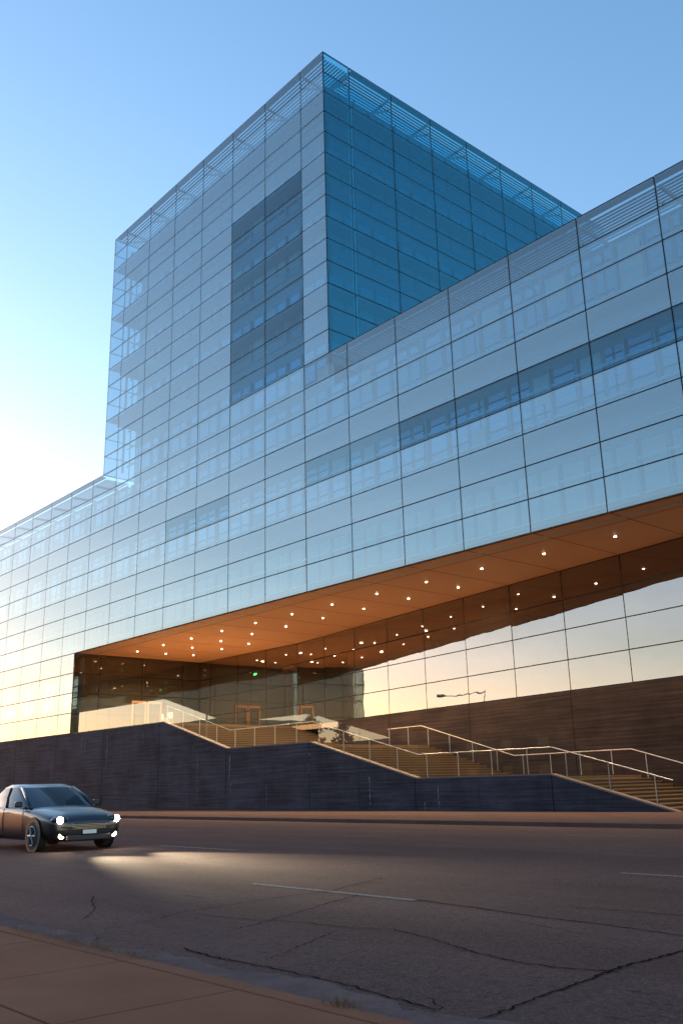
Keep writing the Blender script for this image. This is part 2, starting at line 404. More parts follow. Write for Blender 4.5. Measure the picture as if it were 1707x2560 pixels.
# ------------------------------------------------------------------ the museum
H = 1.574854; SOF = 11.946; BASE = 5.647; WTOP = 26.12; TTOP = 48.168
TX0, TX1 = -46.272, -17.609      # tower
WX0, WX1 = -84.0, 24.0           # wing
CUT = -49.64                     # left end of the entrance recess
def iy(x): return 11.85 if x < -36 else 11.96 - .1555*(x+36)
museum = empty('museum_building', (-30, 0, 0), 'huge glass museum with square tower above a long fritted glass wing and lit entrance recess', 'building')
PANELS = []     # (area, curtain part, panel bmesh args)
def uvproj(p):
    d = Vector(p)-CAM; z = d.dot(af)
    if z < .5: return None
    return (FPX*d.dot(ar)/z+853.5, 1280-FPX*d.dot(au)/z)
def visible_area(pts):
    q = [uvproj(p) for p in pts]
    if None in q: return 0
    q = [(min(max(u, 0), 1707), min(max(v, 0), 2560)) for u, v in q]
    return abs(sum(q[i][0]*q[(i+1) % 4][1]-q[(i+1) % 4][0]*q[i][1] for i in range(4)))/2
rp = random.Random(11)
def pane(mb, O, U, Nn, u0, u1, z0, z1, mi, mback, tilt=.0045):
    g = .029; u0 += g; u1 -= g; z0 += g; z1 -= g
    j = [rp.uniform(-tilt, tilt) for _ in range(3)]
    off = [0, j[0], j[0]+j[1], j[1]]       # planar tilt
    f = [O+U*u+Nn*(o+.006) for (u, o) in zip((u0, u1, u1, u0), off)]
    zz = (z0, z0, z1, z1)
    F = [(p.x, p.y, z) for p, z in zip(f, zz)]; B = [(p.x-Nn.x*.012, p.y-Nn.y*.012, z) for p, z in zip(f, zz)]
    mb.quad(F, mi)
    mb.quad(list(reversed(B)), mback)
    for i in range(4):
        k = (i+1) % 4; mb.quad([F[k], F[i], B[i], B[k]], mback)
    return F
def curtain(label, O, U, Nn, us, zrows, kind, mull=.065, skip=None, shown=True):
    """us: column edges along U; zrows: row edges from the top down; kind(ci, ri) -> material key"""
    fr = MB()
    for u in us: fr.obox(O, U, Nn, max(u-mull/2, us[0]+.003), min(u+mull/2, us[-1]-.003), -.08, -.014, zrows[-1], zrows[0])
    for z in zrows: 
        for i in range(len(us)-1): fr.obox(O, U, Nn, us[i]+mull/2, us[i+1]-mull/2, -.10, -.015, z-mull/2, z+mull/2)
    cw = fr.build('curtain_wall', M['joint'], museum)
    if label: cw['label'] = label
    for i in range(len(us)-1):
        for j in range(len(zrows)-1):
            k = kind(i, j)
            if k is None: continue
            args = (O, U, Nn, us[i], us[i+1], zrows[j+1], zrows[j], k)
            a = O+U*us[i]; b = O+U*us[i+1]
            ar_ = visible_area([(a.x, a.y, zrows[j]), (b.x, b.y, zrows[j]), (b.x, b.y, zrows[j+1]), (a.x, a.y, zrows[j+1])]) if shown else 0
            if Nn.dot(CAM-a) < 0: ar_ = 0
            PANELS.append((ar_, cw, args))
    return cw
X = Vector((1, 0, 0)); Y = Vector((0, 1, 0)); Z0 = Vector((0, 0, 0))
cols = [4*c for c in range(-21, 7)]
# wing, above the recess
def kw(i, j):
    c = cols[i]
    if j == 0: return 'parapet' if not (TX0-1 < c < TX1-3) else 'frit'
    if j == 4 and c >= -12: return 'clear'
    if j == 4 and (c >= -20 or c in (-36, -32)): return 'semi'
    return 'frit_dense' if j % 3 == 0 else 'frit'
wing = curtain('long fritted glass front of the low wing', Z0, X, -Y, cols, [WTOP-H*k for k in range(10)], kw)
# wing, left of the recess (down to the terrace level)
ucols = [4*c for c in range(-21, -12)] + [CUT]
curtain('pale glass front left of the entrance recess', Z0, X, -Y, ucols, [SOF-H*k for k in range(5)], lambda i, j: 'frit')
# tower front
tcols = [TX0] + [-44+4*k for k in range(7)] + [TX1]
def kt(i, j):
    if j == 0: return 'parapet'
    if 5 <= i <= 6 and 5 <= j: return 'clear'
    return 'frit_dense' if (j-14) % 3 == 0 else 'frit'
curtain('tower front with a dark clear window block', Z0, X, -Y, tcols, [TTOP-H*k for k in range(15)], kt)
# tower right side
rcols = [0, 2.318] + [2.318+3.9725*k for k in range(1, 8)] + [32.4]
curtain('dark blue right side of the tower', Vector((TX1, 0, 0)), Y, X, rcols, [TTOP-H*k for k in range(15)], lambda i, j: 'side_top' if j == 0 else 'side')
# tower left side (seen through the front corner) and wing rows behind
curtain('left side of the tower', Vector((TX0, 32.4, 0)), -Y, -X, [0, 2.1]+[2.1+4*k for k in range(1, 8)]+[32.4], [TTOP-H*k for k in range(15)], lambda i, j: 'parapet', shown=False)
# entrance recess: splayed glass wall and end wall
pts = [(-49.64, iy(-49.64)), (-36, 11.85+.11)]
ip0 = Vector((CUT, 11.85, 0)); ip1 = Vector((-36, 11.96, 0)); ip2 = Vector((24, iy(24), 0))
U1 = (ip1-ip0).normalized(); N1 = Vector((U1.y, -U1.x, 0)); U2 = (ip2-ip1).normalized(); N2 = Vector((U2.y, -U2.x, 0))
zr = [SOF-H*k for k in range(5)]
k1 = [0]+[(x-CUT)/U1.x for x in (-48, -44, -40, -36)]
k2 = [(x+36)/U2.x for x in range(-36, 25, 4)]
curtain('dark lobby glass deep in the recess', ip0, U1, N1, k1, zr, lambda i, j: 'bronze')
curtain('splayed recess glass mirroring the evening sky', ip1, U2, N2, k2, zr, lambda i, j: 'bronze')
curtain('dark end glass of the recess with the doors', Vector((CUT, 0, 0)), Y, X, [0, 2.3, 6.22, 10.16, 11.85], zr, lambda i, j: 'bronze_clear')
# panels: the hundred largest in view are sub-parts, the others one mass
PANELS.sort(key=lambda t: -t[0])
GM = ['semi', 'side_top', 'frit', 'frit_dense', 'clear', 'parapet', 'side', 'bronze', 'bronze_clear', 'back']
GML = [M[k] for k in GM]
def gi(k): return GM.index(k)
for (a, cw, (O, U, Nn, u0, u1, z0, z1, k)) in PANELS[:100]:
    mb = MB(); pane(mb, O, U, Nn, u0, u1, z0, z1, 0, 1)
    mb.build('glass_panel', [M[k], M['back']], cw)
mb = MB()
for (a, cw, (O, U, Nn, u0, u1, z0, z1, k)) in PANELS[100:]: pane(mb, O, U, Nn, u0, u1, z0, z1, gi(k), gi('back'))
rest = mb.build('glass_panels', GML, museum); rest['kind'] = 'stuff'

# inner skin behind the outer glass
def inner_face(mb, O, U, Nn, u0, u1, bays, ztop, nrows, row0, wallmi=0, dark=False):
    """one opaque inner wall with window bands; bays: column edges; rows counted so that row%3==0 is a spandrel"""
    mb.obox(O, U, Nn, u0, u1, -.25, 0, ztop-H*nrows, ztop, wallmi)
    for j in range(nrows):
        r = row0+j; zt = ztop-H*j; zb = zt-H
        if r % 3 == 0:
            mb.obox(O, U, Nn, u0, u1, 0, .05, zt-.16, zt-.10, 3)
            for b in bays[:-1]:
                if u0 < b+1.7 < u1-2: 
                    mb.obox(O, U, Nn, b+1.7, min(b+3.7, u1), .0, .06, zt-.80, zt-.76, 4); mb.obox(O, U, Nn, b+.5, b+.85, .0, .06, zt-.80, zt-.76, 4)  # short pale bars drawn as reflections of ceiling lights
            continue
        hi = zt - (.12 if r % 3 == 1 else .0); lo = zb + (.02 if r % 3 == 1 else .48)
        for bi in range(len(bays)-1):
            b0, b1 = max(bays[bi], u0), min(bays[bi+1], u1)
            w = b1-b0
            if w < .8: continue
            cuts = [.03, .25, .33, .61, .70, .97] if w > 3 else [.08, .85]
            for q in range(0, len(cuts), 2):
                mb.obox(O, U, Nn, b0+cuts[q]*w, b0+cuts[q+1]*w, .0, .02, lo, hi, 5 if r in (7, 8) or rp.random() < .15 else 1)
            if w > 3:
                mb.obox(O, U, Nn, b0+.275*w, b0+.30*w, .02, .20, zb, zt, 2); mb.obox(O, U, Nn, b0+.65*w, b0+.665*w, .02, .12, zb, zt, 3)
        for dz in (.62, .70):
            mb.obox(O, U, Nn, u0, u1, .12, .16, zb+dz, zb+dz+.04, 4)
IM = [M['iwall'], M['iwin'], M['alu'], M['alu'], M['alu_light'], M['blind']]
mb = MB()
inner_face(mb, Vector((0, 1.0, 0)), X, -Y, WX0+1, WX1-1, cols, WTOP-H, 8, 1)
inner_face(mb, Vector((0, 1.0, 0)), X, -Y, WX0+1, CUT-.9, ucols, SOF, 4, 9)
inner_face(mb, Vector((0, 1.0, 0)), X, -Y, -42.9, TX1-1.0, tcols, TTOP-H, 14, 1)
mb.build('inner_wall', IM, museum)
mb = MB()
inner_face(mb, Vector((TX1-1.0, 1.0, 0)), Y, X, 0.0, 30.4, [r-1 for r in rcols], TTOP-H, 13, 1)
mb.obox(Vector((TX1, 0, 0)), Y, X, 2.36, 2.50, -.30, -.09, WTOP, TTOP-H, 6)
mb.build('inner_wall', [M['iwall_shade'], M['iside'], M['iwall_shade'], M['iwall_shade'], M['iwall_shade'], M['iside'], M['alu_light']], museum)
# cores, roofs, floor slabs in the cavity
mb = MB()
mb.box(-42.9, TX1-1.25, 1.25, 31.4, WTOP, TTOP-H, 0)
mb.box(WX0+1, WX1-1, 1.25, 40, SOF+.42, WTOP-H-.02, 0)
mb.box(WX0+1, CUT-1.1, 1.25, 40, 0, SOF+.40, 0)
mb.box(WX0, WX0+.3, .2, 40, 0, WTOP-.4, 0); mb.box(WX1-.3, WX1, .2, 40, SOF+.4, WTOP-.4, 0)
mb.build('core', [M['roof']], museum)
mb = MB()
for k in range(1, 14):
    if (k+1) % 3 == 2: pass
for k in range(1, 14):
    z = TTOP-H*k
    if (k-14) % 3 == 0:
        mb.box(TX0+.15, TX1-.15, .15, .98, z-.10, z-.02, 0); mb.box(TX0+.15, -42.9, .98, 31, z-.28, z-.02, 0)
        mb.box(TX1-.98, TX1-.15, .98, 31, z-.10, z-.02, 0)
    mb.box(TX0+.3, -42.95, 1.9, 1.98, z-.6, z-.5, 1)
for yy in (.9, 5, 9.1, 13.2): mb.box(-44.9, -44.75, yy, yy+.15, WTOP, TTOP-H, 1)
for k in (3, 6):
    z = WTOP-H*k; mb.box(WX0+1, WX1-1, .15, .98, z-.10, z-.02, 0)
z = SOF-H*0; mb.box(WX0+1, CUT-.3, .15, .98, z-.10, z-.02, 0)
mb.build('cavity_floor', [M['alu'], M['alu']], museum)
# louvres and brackets behind the parapets
mb = MB()
def louvres(O, U, Nn, u0, u1, z, nl=9, step=.23):
    for k in range(nl): mb.obox(O, U, Nn, u0, u1, -(.50+k*step), -(.50+k*step+.11), z-.22, z-.17)
    mb.obox(O, U, Nn, u0, u1, -.48, -.03, z-.06, z-.03); mb.obox(O, U, Nn, u0, u1, -(.36+nl*step), -(.46+nl*step), z-.52, z-.34)
def bracket(O, U, Nn, u, z):
    mb.obox(O, U, Nn, u-.05, u+.05, -.12, -2.3, z-.60, z-.43)
    p = [O+U*(u-.04)+Nn*(-.15), O+U*(u+.04)+Nn*(-.15)]; q = [O+U*(u-.04)+Nn*(-1.9), O+U*(u+.04)+Nn*(-1.9)]
    a, b = p; c, d = q
    for h0, h1 in ((-1.5, -1.32),):
        mb.quad([(a.x, a.y, z+h0), (b.x, b.y, z+h0), (d.x, d.y, z-.62), (c.x, c.y, z-.62)])
        mb.quad([(a.x, a.y, z+h1), (b.x, b.y, z+h1), (d.x, d.y, z-.50), (c.x, c.y, z-.50)])
        mb.quad([(a.x, a.y, z+h0), (a.x, a.y, z+h1), (c.x, c.y, z-.50), (c.x, c.y, z-.62)])
        mb.quad([(b.x, b.y, z+h0), (b.x, b.y, z+h1), (d.x, d.y, z-.50), (d.x, d.y, z-.62)])
for la in ((Z0, X, -Y, TX0+.3, TX1-.3, TTOP), (Vector((TX1, 0, 0)), Y, X, 2.6, 32, TTOP), (Vector((TX0, 0, 0)), Y, -X, 2.6, 32, TTOP), (Z0, X, -Y, TX1+.3, WX1-.3, WTOP), (Z0, X, -Y, WX0+.3, TX0-.3, WTOP)):
    mb = MB(); louvres(*la); mb.build('roof_louvre', [M['louvre']], museum)
mb = MB()
for u in tcols[1:-1]: bracket(Z0, X, -Y, u+.12, TTOP)
for u in rcols[1:-1]: bracket(Vector((TX1, 0, 0)), Y, X, u-.15, TTOP)
for u in cols[1:-1]:
    if not TX0 < u < TX1: bracket(Z0, X, -Y, u+.15, WTOP)
mb.build('louvre_brackets', [M['louvre']], museum)['kind'] = 'stuff'
# soffit
mb = MB()
mb.prism([(CUT, .03), (24, .03), (24, iy(24)+.3), (-36, 11.96+.3), (CUT, 11.85+.3)], SOF+.006, SOF+.40)
sof = mb.build('soffit', [M['soffit']], museum)
mb = MB()
for x in range(-48, 24, 4): mb.box(x-.02, x+.02, .05, iy(x)-.14, SOF+.002, SOF+.0055)
mb.box(CUT+.02, 24, 1.66, 1.70, SOF+.001, SOF+.0045)
mb.box(CUT, 24, .012, .029, SOF-.03, SOF+.2)
mb.build('soffit_joint', [M['soffit_joint']], sof)
# downlights
DL = [(-2.02, 3.64), (-6.05, 3.66)] + [(-10.03-4*k, 3.64) for k in range(10)] + [(-14.0-4*k, 6.22) for k in range(9)] + [(-37.95, 8.75), (-41.5, 8.65), (-45.6, 8.6)] + [(2, 3.64), (6, 3.64)]
dl0 = None
for (x, y) in DL:
    if dl0 is None:
        mb = MB(); mb.tube([(0, 0, 0), (0, 0, -.02)], .115, 20); o = mb.build('downlight', [M['trim']], museum)
        o.location = Vector((x, y, SOF))-museum.location
        mb = MB(); mb.tube([(0, 0, -.021), (0, 0, -.045), (0, 0, -.06)], [.064, .058, .03], 20); g = mb.build('lens', [M['lampglow']]); g.parent = o
        dl0 = o
    else:
        o = dl0.copy(); COL.objects.link(o); o.location = Vector((x, y, SOF))-museum.location
        g = [q for q in dl0.children if q.type == 'MESH'][0].copy(); COL.objects.link(g); g.parent = o
    L = bpy.data.lights.get('downlight') or bpy.data.lights.new('downlight', 'SPOT')
    L.energy = 590; L.color = (1, .66, .34); L.spot_size = R(150); L.spot_blend = .8; L.shadow_soft_size = .08
    lo = bpy.data.objects.new('downlight_lamp', L); COL.objects.link(lo); lo.parent = o; lo.location = (0, 0, -.09)
# concrete base below the recess glass, lobby room
mb = MB()
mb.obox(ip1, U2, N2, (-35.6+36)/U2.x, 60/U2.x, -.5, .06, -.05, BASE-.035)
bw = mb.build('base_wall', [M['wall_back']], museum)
mb = MB()
for x in range(-32, 24, 4 if False else 8): 
    p = (x+36)/U2.x; mb.obox(ip1, U2, N2, p-.02, p+.02, .058, .064, 0, BASE-.04)
mb.build('wall_joint', [M['cjoint']], bw)
mb = MB()
mb.box(-64, 24, 11.0, 30, BASE-.4, BASE-.05, 1); mb.box(-64, CUT-.3, 1.2, 11.0, BASE-.4, BASE-.05, 1)
mb.box(-64, 24, 29.5, 30, BASE-.05, SOF, 0); mb.box(-64.4, -64, 1.2, 30, BASE-.05, SOF, 0)
mb.box(-64, CUT-.25, 1.0, 1.2, BASE, SOF, 0)
for k in range(8): mb.box(-56+9*k, -55.3+9*k, 19, 19.7, BASE-.05, SOF, 0)
mb.box(-60, 20, 24, 24.3, BASE, BASE+3.2, 2)
mb.box(-64, 24, iy(-40)+.8, 30, SOF+.02, SOF+.38, 3); mb.box(-64, CUT-.3, 1.3, iy(-40)+.8, SOF+.02, SOF+.38, 3)
mb.build('lobby', [M['lobbywall'], M['terrace'], M['wood'], M['lobbywall']], museum)
for (x, y) in ((-55, 4), (-55, 8), (-58, 6), (-52.5, 7.5), (-55, 15), (-46, 16), (-40, 15.5), (-33, 16), (-26, 16), (-44, 20), (-36, 21)):
    mb = MB(); mb.tube([(x, y, SOF), (x, y, SOF-.05)], .11, 12); mb.build('ceiling_spot', [M['lampglow']], museum)
L = bpy.data.lights.new('lobby', 'AREA'); L.energy = 40; L.color = (1, .7, .38); L.shape = 'RECTANGLE'; L.size = 40; L.size_y = 8
lo = bpy.data.objects.new('lobby_lamp', L); COL.objects.link(lo); lo.parent = museum; lo.location = Vector((-42, 19, SOF-.2))-museum.location
# entrance door in the end wall
mb = MB(); dx = CUT+.03
for (a, b) in ((5.25, 6.6), (6.7, 8.05)):
    for (u0, u1, z0, z1) in ((a, a+.14, BASE, BASE+2.75), (b-.14, b, BASE, BASE+2.75), (a+.14, b-.14, BASE+2.55, BASE+2.75), (a+.14, b-.14, BASE, BASE+.25)):
        mb.box(dx, dx+.08, u0, u1, z0, z1)
mb.build('entrance_door', [M['wood']], museum)

# ------------------------------------------------------------------ stairs and front wall
PR = [(-35.5, BASE), (-27.9, 3.58), (-19.9, 3.58), (-11.9, 1.51), (-4.05, 1.51), (1.6, .004)]
def wtop(x):
    if x <= PR[0][0]: return BASE
    for (a, b) in zip(PR, PR[1:]):
        if a[0] <= x <= b[0]: return a[1]+(b[1]-a[1])*(x-a[0])/(b[0]-a[0])
    return 0
stairs = empty('entrance_stairs', (-16, 4, 0), 'wide stone stairs in three flights rising left to the museum terrace', 'stairs')
fy = lambda x: iy(x)-.08
def flight(xa, za, xb, zb, nst):
    mb = MB(); dx = (xb-xa)/nst; dz = (za-zb)/nst
    for k in range(nst):
        x0 = xa+k*dx; z = za-(k+1)*dz
        mb.extrude_y([(x0, -.3), (x0, z), (x0+dx, z), (x0+dx, -.3)][::-1], .36, fy)
        mb.extrude_y([(x0-.0, z+dz-.05), (x0-.0, z+dz+.001), (x0+.03, z+dz+.001), (x0+.03, z+dz-.05)][::-1], .361, lambda x: iy(x)-.081, 1)
    mb.build('flight', [M['stair'], M['lit_edge']], stairs)
flight(PR[0][0], BASE-.05, PR[1][0], 3.46, 14); flight(PR[2][0], 3.46, PR[3][0], 1.40, 14); flight(PR[4][0], 1.40, PR[5][0], .0, 10)
for (a, b, z) in ((CUT, PR[0][0], BASE-.05), (PR[1][0], PR[2][0], 3.46), (PR[3][0], PR[4][0], 1.40)):
    mb = MB(); mb.extrude_y([(a, -.3), (a, z), (b, z), (b, -.3)][::-1], .36, fy); mb.build('landing', [M['terrace']], stairs)
fwall = empty('retaining_wall', (-30, 0, 0), 'dark board-marked concrete retaining wall stepping down along the far pavement', 'wall')
prof = [(-84, -.3), (-84, BASE-.03)] + [(x, z-.05) for x, z in PR] + [(1.6, -.3)]
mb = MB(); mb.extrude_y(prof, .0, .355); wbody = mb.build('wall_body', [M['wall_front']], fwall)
mb = MB()
top = [(-49, BASE)]+PR
mb.extrude_y([(x, z-.049) for x, z in top]+[(x, z+.012) for x, z in reversed(top)], -.012, .37); mb.build('coping', [M['coping']], fwall)
mb = MB()
for x in list(range(-84, 0, 8)): 
    mb.box(x-.018, x+.018, -.004, .01, .0, wtop(x)-.06)
for x in list(range(-80, 0, 8)): mb.box(x-.006, x+.006, -.003, .01, .0, wtop(x)-.06)
mb.build('wall_joint', [M['cjoint']], wbody)
mb = MB(); k = 0
for x in [(-83+1.0*i) for i in range(84)]:
    for z in (.35, 2.2, 4.0):
        if i_ok := (z < wtop(x)-.35):
            if int(x*3) % 3 != 1: mb.tube([(x, .001, z), (x, -.004, z)], .028, 8)
mb.build('tie_hole', [M['cjoint']], wbody)
mb = MB(); rs = random.Random(5)       # lime runs below joints
for (x, z0, z1, w) in [(-47.5, 4.4, 5.2, .05), (-46.9, 4.1, 5.0, .04), (-43.4, 2.6, 5.1, .06), (-38.2, 4.3, 5.2, .05), (-36.0, 4.4, 5.3, .03), (-31.2, .3, 3.4, .05), (-27.6, 1.7, 3.2, .08), (-27.5, .9, 1.5, .04), (-23.9, .05, 1.4, .03), (-20, .9, 3.2, .09), (-15.2, .1, 1.6, .06), (-11.4, .05, .4, .05), (-10.5, .1, 1.1, .05), (-52, 4.2, 5.1, .05)]:
    n_ = 14; L_ = []
    for i in range(n_+1):
        z = z1+(z0-z1)*i/n_; ww = w*rs.uniform(.25, 1.0)*(1-.6*i/n_); xx = x+rs.uniform(-.02, .02); L_.append((xx-ww/2, xx+ww/2, z))
    for i in range(n_):
        a, b = L_[i], L_[i+1]; mb.quad([(a[0], -.0025, a[2]), (b[0], -.0025, b[2]), (b[1], -.0025, b[2]), (a[1], -.0025, a[2])])
nn = N('lime_run'); tb = nn.n('BsdfTransparent'); df = nn.n('BsdfDiffuse'); df.inputs[0].default_value = (.40, .42, .45, 1); mx = nn.n('MixShader')
nn.l(nn.math('MULTIPLY', nn.ramp(nn.noise(nn.coords((6, 6, 3)), 2, 5, .7), [(.3, 0), (.6, 1)]), .8), mx.inputs[0]); nn.l(tb.outputs[0], mx.inputs[1]); nn.l(df.outputs[0], mx.inputs[2]); nn.l(mx.outputs[0], nn.out.inputs[0])
mb.build('lime_run', [nn.m], wbody)

# glass balustrade on the wall and the steel handrails behind it
balu = empty('glass_balustrade', (-20, .1, 0), 'tall clear glass balustrade standing along the top of the concrete wall', 'balustrade')
gx = [-48.3]+[-47.1+3.72*k for k in range(4)]
gx = [-48.3, -47.1, -43.4, -39.6, -35.55, -31.6, -27.85, -23.9, -19.9, -15.9, -11.9, -8.0, -4.0, -1.2]
for a, b in zip(gx, gx[1:]):
    mb = MB(); e = .012
    za, zb = wtop(a+e)+.012, wtop(b-e)+.012; h = 1.5
    P = [(a+e, za), (b-e, zb), (b-e, zb+h), (a+e, za+h)]
    mb.quad([(x, .05, z) for x, z in P], 0); mb.quad([(x, .066, z) for x, z in reversed(P)], 1)
    for i in range(4):
        k = (i+1) % 4; mb.quad([(P[k][0], .05, P[k][1]), (P[i][0], .05, P[i][1]), (P[i][0], .066, P[i][1]), (P[k][0], .066, P[k][1])], 1)
    mb.build('glass_pane', [M['balu'], M['back']], balu)
def railing(name, label, xs, yf, zf, h, step):
    rl = empty(name, (xs[0], yf(xs[0]), zf(xs[0])), label, 'railing', 'steel handrails on the entrance stairs')
    mb = MB(); pts = [(x, yf(x), zf(x)+h) for x in xs]
    full = []
    for a, b in zip(pts, pts[1:]): full += [Vector(a), Vector(a).lerp(Vector(b), .98)]
    full.append(Vector(pts[-1])); mb.tube(full, .023, 10); mb.build('rail', [M['steel']], rl, smooth=False)
    x = xs[0]+.15
    while x < xs[-1]:
        mb = MB(); mb.box(x-.014, x+.014, yf(x)-.02, yf(x)+.02, zf(x), zf(x)+h-.024); mb.build('post', [M['steel']], rl)
        x += step
    return rl
railing('handrail', 'front steel handrail with thin posts along the concrete wall above the pavement', [-35.5, -27.9, -19.9, -11.9, -4.05, 1.4], lambda x: .22, lambda x: wtop(x)+.012, 1.07, 2.0)
railing('handrail', 'rear steel handrail running along the warm-lit concrete wall behind the stairs', [-23.4, -19.9, -11.9, -4.05, 1.4], lambda x: iy(x)-.7, lambda x: wtop(x)-.05, 1.1, 2.0)

# ------------------------------------------------------------------ terrace furniture
def chair(loc, rz, label):
    t = empty('terrace_chair', loc, label, 'chair', 'white chairs on the terrace', rz)
    mb = MB(); mb.box(-.22, .22, -.22, .22, .43, .46); s = mb.build('seat', [M['white']], bevel=.01); s.parent = t
    mb = MB(); mb.box(-.22, .22, .19, .22, .50, .86); s = mb.build('backrest', [M['white']], bevel=.01); s.parent = t
    for sx in (-1, 1):
        for sy in (-1, 1):
            mb = MB(); mb.tube([(sx*.19, sy*.19, .43), (sx*.22, sy*.23, 0)], .014, 6); s = mb.build('leg', [M['steel']]); s.parent = t
chair((-37.2, 1.4, BASE-.05), .6, 'white chair nearest the top of the stairs on the terrace')
chair((-39.0, 2.2, BASE-.05), 2.4, 'white chair on the terrace farther from the stairs')
S.cycles.film_exposure = 1.52

# ------------------------------------------------------------------ car waiting on the road with its headlights on
def paint(name, col):
    n = N(name); p = n.bsdf(col, .34, .55, .5); p.inputs['Coat Weight'].default_value = .8; p.inputs['Coat Roughness'].default_value = .06; return n.m
M['paint'] = paint('dark_car_paint', (.016, .018, .022))
M['cglass'] = plain('dark_car_glass', (.012, .014, .017), .05, 0, .05, 3, .8)
M['rubber'] = plain('tyre_rubber', (.018, .018, .018), .8)
M['rim'] = plain('alloy_rim', (.20, .21, .22), .35, .9)
M['black'] = plain('black_plastic', (.02, .02, .022), .5)
M['chrome'] = plain('chrome', (.7, .7, .72), .15, 1)
M['head'] = emit('headlamp_glow', (1, .86, .66), 45)
M['fog'] = emit('fog_lamp_glow', (1, .66, .34), 16)
car = empty('passing_car', (-1.6, -23.1, 0), 'dark sedan with bright warm headlights facing the camera on the wide road', 'car')
def part(mb, name, mat, parent, smooth=False, bevel=0):
    o = mb.build(name, mat, None, None, smooth, bevel); o.parent = parent; return o
ST = [(2.30, .30, .60, .56, .60), (2.25, .22, .74, .64, .69), (2.10, .19, .84, .71, .77), (1.60, .18, .895, .79, .88), (1.05, .18, .91, .87, .97), (.4, .18, .915, .91, .95), (-.6, .18, .915, .935, .96), (-1.5, .18, .905, .955, 1.01), (-2.0, .20, .87, .93, .99), (-2.24, .28, .78, .84, .90), (-2.30, .36, .70, .76, .82)]
mb = MB(); rings = []
for (x, zb, w, zs, zt) in ST:
    hp = [(0, zb), (.8*w, zb), (.985*w, zb+.12), (w, (zb+zs)/2), (.985*w, zs-.05), (.93*w, zs+.015), (.6*w, zt-.018), (0, zt)]
    ring = [(x, y, z) for y, z in hp] + [(x, -y, z) for y, z in reversed(hp[1:-1])]
    rings.append(ring)
nr = len(rings[0])
for a, b in zip(rings, rings[1:]):
    for i in range(nr):
        j = (i+1) % nr; mb.quad([a[i], a[j], b[j], b[i]])
mb.quad(rings[0]); mb.quad(list(reversed(rings[-1])))
body = part(mb, 'body', M['paint'], car, True)
bmx = bmesh.new(); bmx.from_mesh(body.data); bmesh.ops.remove_doubles(bmx, verts=bmx.verts, dist=1e-4); bmesh.ops.recalc_face_normals(bmx, faces=bmx.faces); bmx.to_mesh(body.data); bmx.free()
body.data.polygons.foreach_set('use_smooth', [True]*len(body.data.polygons))
sd = body.modifiers.new('sub', 'SUBSURF'); sd.levels = 1; sd.render_levels = 2
# cabin
LV = [(.90, -1.78, 1.10, .84), (1.14, -1.46, .66, .79), (1.36, -1.10, .16, .69), (1.44, -.86, -.10, .60)]
def plan(z, xa, xb, w): return [(xb, 0, z), (xb-.03, .6*w, z), (xb-.13, .93*w, z), (xb-.3, w, z), (xa+.3, w, z), (xa+.1, .93*w, z), (xa+.02, .6*w, z), (xa, 0, z), (xa+.02, -.6*w, z), (xa+.1, -.93*w, z), (xa+.3, -w, z), (xb-.3, -w, z), (xb-.13, -.93*w, z), (xb-.03, -.6*w, z)]
P_ = [plan(*l) for l in LV]
mb = MB()
for a, b in zip(P_[:2], P_[1:3]):
    for i in range(14): mb.quad([a[i], a[(i+1) % 14], b[(i+1) % 14], b[i]])
part(mb, 'window', M['cglass'], car, True)
mb = MB()
for a, b in zip(P_[2:3], P_[3:]):
    for i in range(14): mb.quad([a[i], a[(i+1) % 14], b[(i+1) % 14], b[i]])
mb.quad(P_[-1]); part(mb, 'roof', M['paint'], car, True)
